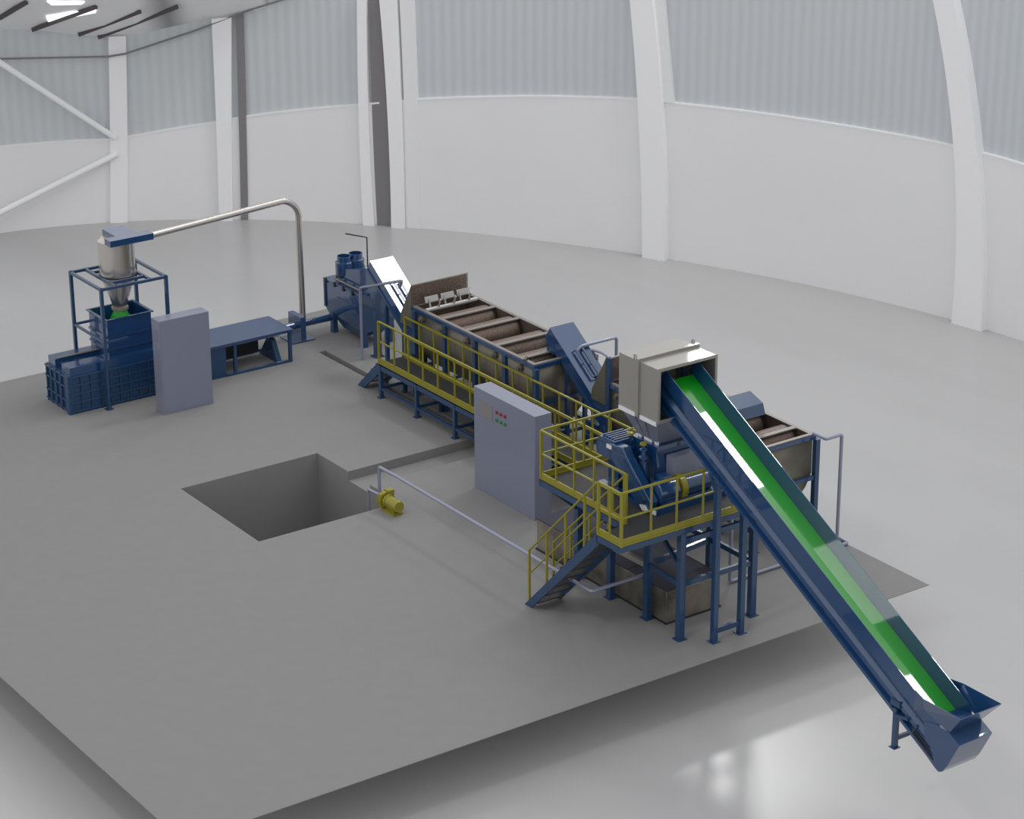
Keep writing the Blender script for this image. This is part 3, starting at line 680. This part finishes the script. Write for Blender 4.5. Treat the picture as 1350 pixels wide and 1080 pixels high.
# sturdy post, pipes
ps = tag(MB().box(8.56, 8.70, 16.22, 16.36, .014, 1.56).box(8.5, 8.76, 16.16, 16.42, 0, .016).build('support_post', 'blue_dull'), 'single square blue post on a base plate beside the dryer', 'post')
tag(MB().tube([(8.21, 16.3, 0), (8.21, 16.3, 1.76), (7.85, 13.935, 2.645), (7.95, 14.2, 2.39)], .033, 12, .09).build('water_pipe', 'pipe'), 'lilac grey pipe bent over in front of the white topped incline', 'pipe')
tag(MB().tube([(10.02, 9.0, 0), (10.02, 9.0, 2.3), (9.08, 9.0, 2.3), (8.98, 9.0, 2.2)], .035, 12, .07).build('water_pipe', 'pipe'), 'lilac grey pipe arching behind the incline left of the hood', 'pipe')
tag(MB().tube([(8.62, 7.40, 2.62), (8.62, 7.65, 2.66), (8.66, 8.05, 2.60), (8.9, 8.2, 2.3)], .03, 12, .08).build('water_pipe', 'pipe'), 'short bent pipe at the top of the tank post left of the hood', 'pipe')
tag(MB().tube([(9.04, 17.3, 1.6), (9.04, 17.3, 2.56), (8.86, 17.95, 2.52)], .018, 8).build('vent_pipe', 'dark'), 'thin dark pipe with a bent top above the dryer stacks', 'pipe')
tag(MB().tube([(9.95, 2.72, 2.2), (9.95, 2.36, 2.2), (10.35, 2.36, 2.2), (10.35, 2.36, .05), (10.35, 2.05, .05), (7.39, 2.04, .05), (7.39, 2.04, 1.6)], .035, 12, .06).build('drain_pipe', 'pipe'), 'tall lilac grey pipe at the right end running down to the slab edge', 'pipe')

# ------------------------------------------------------------------ pump and its pipes
pm = thing('pump', 'small yellow pump on the slab at the corner of the pit', 'pump', (4.05, 8.6, 0))
MB().lathe((4.06, 8.62, .2), [(.12, 0), (.125, .02), (.125, .34), (.11, .38)], 28, (0, -1, 0)).build('motor', 'yellow', pm)
MB().lathe((4.06, 8.66, .2), [(.13, 0), (.14, .02), (.13, .05)], 28, (0, -1, 0)).build('motor_flange', 'yellow', pm)
MB().prism([(3.92, .06), (4.2, .06), (4.24, .2), (4.2, .34), (4.06, .38), (3.92, .34), (3.88, .2)], 8.68, 8.80, 'y').build('pump_casing', 'yellow', pm)
MB().box(4.07, 4.22, 8.66, 8.82, .30, .40).build('outlet_box', 'yellow', pm)
MB().box(3.95, 4.17, 8.30, 8.72, 0, .05).box(4.0, 4.12, 8.35, 8.66, .05, .1).build('foot', 'yellow', pm)
tag(MB().tube([(4.05, 8.95, .28), (4.05, 8.95, .83), (4.1, 8.4, .81), (4.1, 1.95, .8), (5.33, 1.95, .8)], .035, 12, .05).build('water_pipe', 'pipe'), 'long lilac grey pipe from the yellow pump to beneath the deck stairs', 'pipe')
tag(MB().tube([(4.02, 9.32, -1.7), (4.02, 9.32, .22), (4.06, 8.78, .22)], .03, 12, .04).build('suction_pipe', 'pipe'), 'short pipe dropping from the yellow pump into the pit', 'pipe')

# ------------------------------------------------------------------ press table, bearing stand, shaft
tb_ = thing('press_table', 'low blue table with a wide flat top beside the plain cabinet', 'table', (5.7, 17.7, 0))
MB().box(4.4, 6.87, 17.12, 18.25, .735, .8).build('table_top', 'blue', tb_)
MB().box(4.4, 5.12, 17.16, 18.2, .0, .735).build('end_block', 'blue_dull', tb_)
for x, y in ((5.35, 17.17), (6.8, 17.17), (5.35, 18.2), (6.8, 18.2)):
    MB().box(x - .035, x + .035, y - .035, y + .035, .0, .735).build('leg', 'blue_dull', tb_)
for y in (17.17, 18.2):
    MB().box(5.12, 6.84, y - .03, y + .03, .0, .06).build('lower_rail', 'blue_dull', tb_)
MB().cyl((5.12, 17.62, .57), (6.78, 17.62, .57), .05, 20).build('press_rod', 'stainless', tb_)
MB().box(5.12, 6.4, 17.95, 18.12, .12, .38).build('rear_beam', 'dark', tb_)
MB().prism([(17.25, .0), (18.1, .0), (17.72, .5), (17.52, .5)], 6.5, 6.62).build('end_gusset', 'blue_dull', tb_)
MB().cyl((6.45, 17.62, .57), (6.75, 17.62, .57), .075, 20).build('rod_collar', 'stainless', tb_)
bd = thing('bearing_stand', 'blue upright plate on a base plate below the steel pipe', 'stand', (7.8, 18.5, 0))
MB().box(7.42, 8.03, 18.12, 18.72, 0, .03).build('base_plate', 'blue', bd)
MB().box(7.70, 7.84, 18.2, 18.78, .03, .59).build('upright_plate', 'blue', bd)
tag(MB().cyl((6.9, 18.4, .36), (8.72, 18.4, .36), .085, 24).build('drive_shaft', 'blue'), 'blue round shaft between the low table and the dryer', 'shaft')

# ------------------------------------------------------------------ cyclone, frame, baler, conveying pipe
cf = thing('cyclone_stand', 'tall open blue frame carrying the steel cyclone', 'frame', (2.8, 17.65, 0))
for x, y in ((2.02, 16.9), (2.02, 18.4), (3.59, 16.9), (3.59, 18.4)):
    MB().box(x - .035, x + .035, y - .035, y + .035, .014, 2.8).box(x - .08, x + .08, y - .08, y + .08, 0, .016).build('post', 'blue_dull', cf)
def hb_(p, q, z, nm='top_beam', w=.06): MB().beam((p[0], p[1], z), (q[0], q[1], z), w).build(nm, 'blue_dull', cf)
for p, q in (((2.02, 16.9), (3.59, 16.9)), ((2.02, 18.4), (3.59, 18.4)), ((2.02, 16.9), (2.02, 18.4)), ((3.59, 16.9), (3.59, 18.4)), ((2.38, 16.9), (2.38, 18.4)), ((3.22, 16.9), (3.22, 18.4)), ((2.38, 17.2), (3.22, 17.2)), ((2.38, 18.1), (3.22, 18.1))): hb_(p, q, 2.77)
for p, q in (((2.02, 16.9), (2.02, 18.4)), ((2.02, 18.4), (2.5, 18.4)), ((2.02, 16.9), (2.6, 16.9))): hb_(p, q, 1.56, 'side_beam', .05)
cy = thing('cyclone', 'steel cyclone with a blue inlet box hanging in the open frame', 'cyclone', (2.8, 17.65, 2.77))
MB().lathe((2.8, 17.65, 0), [(.40, 2.80), (.40, 3.58), (.33, 3.63)], 48).build('barrel', 'stainless', cy)
MB().lathe((2.8, 17.65, 0), [(.145, 2.03), (.40, 2.79)], 48).build('cone', 'stainless', cy)
MB().lathe((2.8, 17.65, 0), [(.42, 2.78), (.42, 2.81)], 48).build('support_ring', 'dark', cy)
MB().lathe((2.8, 17.65, 0), [(.19, 1.98), (.19, 2.03)], 32).build('outlet_flange', 'rim', cy)
MB().prism([(2.43, 17.15), (3.48, 17.15), (3.48, 17.43), (3.19, 17.43), (3.19, 18.08), (2.70, 18.08), (2.70, 17.43), (2.43, 17.43)], 3.585, 3.725, 'z').build('inlet_box', 'blue', cy, smooth=False)
tag(MB().lathe((2.8, 17.65, 0), [(.15, 1.975), (.16, 1.9), (.22, 1.8), (.24, 1.6), (.24, 1.3)], 32).build('film_bag', 'green'), 'bright green bag hanging under the cyclone into the blue hopper', 'bag')
tag(MB().tube([(3.47, 17.29, 3.64), (7.55, 18.4, 3.46), (7.86, 18.4, 3.2), (7.875, 18.4, .44)], .075, 20, .42).build('conveying_pipe', 'stainless'), 'shiny steel pipe arching from the cyclone to the shaft', 'pipe')
bl = thing('baler', 'blue ribbed baler press with an open hopper under the cyclone', 'machine', (2.7, 17.7, 0))
MB().box(1.22, 4.3, 17.09, 18.28, .0, .86).build('chamber', 'blue_dull', bl, smooth=False)
MB().box(1.24, 4.3, 17.10, 17.50, .86, 1.06).build('top_beam', 'blue', bl)
MB().box(1.24, 4.3, 17.83, 18.18, .86, 1.06).build('top_beam', 'blue', bl)
MB().box(1.35, 2.3, 17.5, 17.83, .86, .95).build('ram_cover', 'blue', bl)
MB().cyl((1.3, 17.8, 1.09), (2.3, 17.8, 1.09), .022, 10).build('ram_rod', 'rim', bl)
for z in (.06, .26, .46, .66, .85):
    MB().box(1.19, 4.3, 17.045, 17.09, z - .018, z + .018).build('side_rib', 'blue_dull', bl)
for k in range(14):
    x = 1.24 + k * .235
    MB().box(x - .016, x + .016, 17.05, 17.09, .0, .86).build('upright_rib', 'blue_dull', bl)
for y in (17.25, 17.5, 17.75, 18.0, 18.22):
    MB().box(1.18, 1.22, y - .018, y + .018, .0, .86).build('end_rib', 'blue_dull', bl)
for z in (.06, .28, .6, .83):
    MB().box(1.18, 1.22, 17.2, 18.28, z - .018, z + .018).build('end_rib', 'blue_dull', bl)
MB().box(1.15, 1.24, 17.06, 17.2, .0, .9).build('corner_post', 'blue_dull', bl)
h0, h1, g0, g1 = 2.3, 3.36, 17.3, 18.18
hh = MB(); bm = hh.bm
lo = [bm.verts.new(p) for p in ((h0, g0, .9), (h1, g0, .9), (h1, g1, .9), (h0, g1, .9))]; hi = [bm.verts.new(p) for p in ((h0, g0, 1.9), (h1, g0, 1.9), (h1, g1, 1.9), (h0, g1, 1.9))]
for i in range(4): bm.faces.new([lo[i], lo[(i + 1) % 4], hi[(i + 1) % 4], hi[i]])
hh.build('hopper', 'blue', bl, solid=.02, smooth=False)
MB().ring((h0 - .06, h1 + .06, g0 - .05, g1 + .05), (h0, h1, g0, g1), 1.89, 1.915, 'z').build('hopper_rim', 'blue', bl, smooth=False)
for z in (1.5, 1.22):
    MB().box(h0 - .02, h1 + .02, g0 - .045, g0 - .01, z - .025, z + .025).build('hopper_band', 'blue', bl)
    MB().box(h0 - .045, h0 - .01, g0, g1, z - .025, z + .025).build('hopper_band', 'blue', bl)

# ------------------------------------------------------------------ light
w = bpy.data.worlds.new('hall_light'); S.world = w; w.use_nodes = True
nt = w.node_tree; bg = nt.nodes['Background']
tc = nt.nodes.new('ShaderNodeTexCoord'); sp = nt.nodes.new('ShaderNodeSeparateXYZ'); nt.links.new(tc.outputs['Generated'], sp.inputs[0])
cr = nt.nodes.new('ShaderNodeValToRGB'); nt.links.new(sp.outputs['Z'], cr.inputs['Fac'])
cr.color_ramp.elements[0].position = 0.; cr.color_ramp.elements[0].color = (.86, .86, .865, 1)
cr.color_ramp.elements[1].position = 1.; cr.color_ramp.elements[1].color = (.80, .81, .83, 1)
nt.links.new(cr.outputs['Color'], bg.inputs['Color']); bg.inputs['Strength'].default_value = 1.0
def lamp(name, at, to, sx, sy, radiance):
    l = bpy.data.lights.new(name, 'AREA'); l.shape = 'RECTANGLE'; l.size = sx; l.size_y = sy
    l.energy = radiance * math.pi * sx * sy
    o = bpy.data.objects.new(name, l); COL.objects.link(o); o.location = at
    o.rotation_euler = (Vector(to) - Vector(at)).to_track_quat('-Z', 'Y').to_euler(); return o
lamp('hall_lamp', (22.5, 14.6, 26.2), (8.3, 14.9, 2.2), 5, 4.5, 22)
lamp('hall_lamp', (23.85, 2.5, 27.55), (5.85, .35, 3.6), 2.7, 1.8, 28)
lamp('hall_lamp', (24.83, -5.8, 24.1), (5.85, -4.7, .9), 1.1, 1.5, 28)
lamp('hall_lamp', (-12.7, -2.3, 25.7), (5.95, -2.4, 2.1), 2.6, 2.2, 45)
lamp('hall_lamp', (31.6, 32.2, 19.3), (6.4, 1.85, 4.85), .9, .7, 30)
lamp('hall_lamp', (29.1, 27.2, 21.3), (3.8, -2.0, -1), 3.2, 2.8, 30)

# ------------------------------------------------------------------ camera
cam = bpy.data.cameras.new('camera'); co = bpy.data.objects.new('camera', cam); COL.objects.link(co)
yaw, pitch, roll, f = 0.95956527, 0.37436961, 0.00499651, 3278.0
fwd = Vector((math.cos(pitch) * math.cos(yaw), math.cos(pitch) * math.sin(yaw), -math.sin(pitch)))
right = Vector((math.sin(yaw), -math.cos(yaw), 0)); down = fwd.cross(right)
r_ = right * math.cos(roll) + down * math.sin(roll); d_ = -right * math.sin(roll) + down * math.cos(roll)
mw = Matrix.Identity(4)
for i in range(3):
    mw[i][0] = r_[i]; mw[i][1] = -d_[i]; mw[i][2] = -fwd[i]
mw.translation = (-20, -30, 20); co.matrix_world = mw
cam.sensor_width = 36; cam.sensor_fit = 'HORIZONTAL'; cam.lens = f / 1350 * 36
cam.clip_start = 1; cam.clip_end = 500
S.camera = co
S.view_settings.view_transform = 'Standard'; S.view_settings.look = 'None'; S.view_settings.gamma = 1; S.view_settings.exposure = 0
S.view_settings.use_curve_mapping = False
S.cycles.use_denoising = True
S.cycles.max_bounces = 8
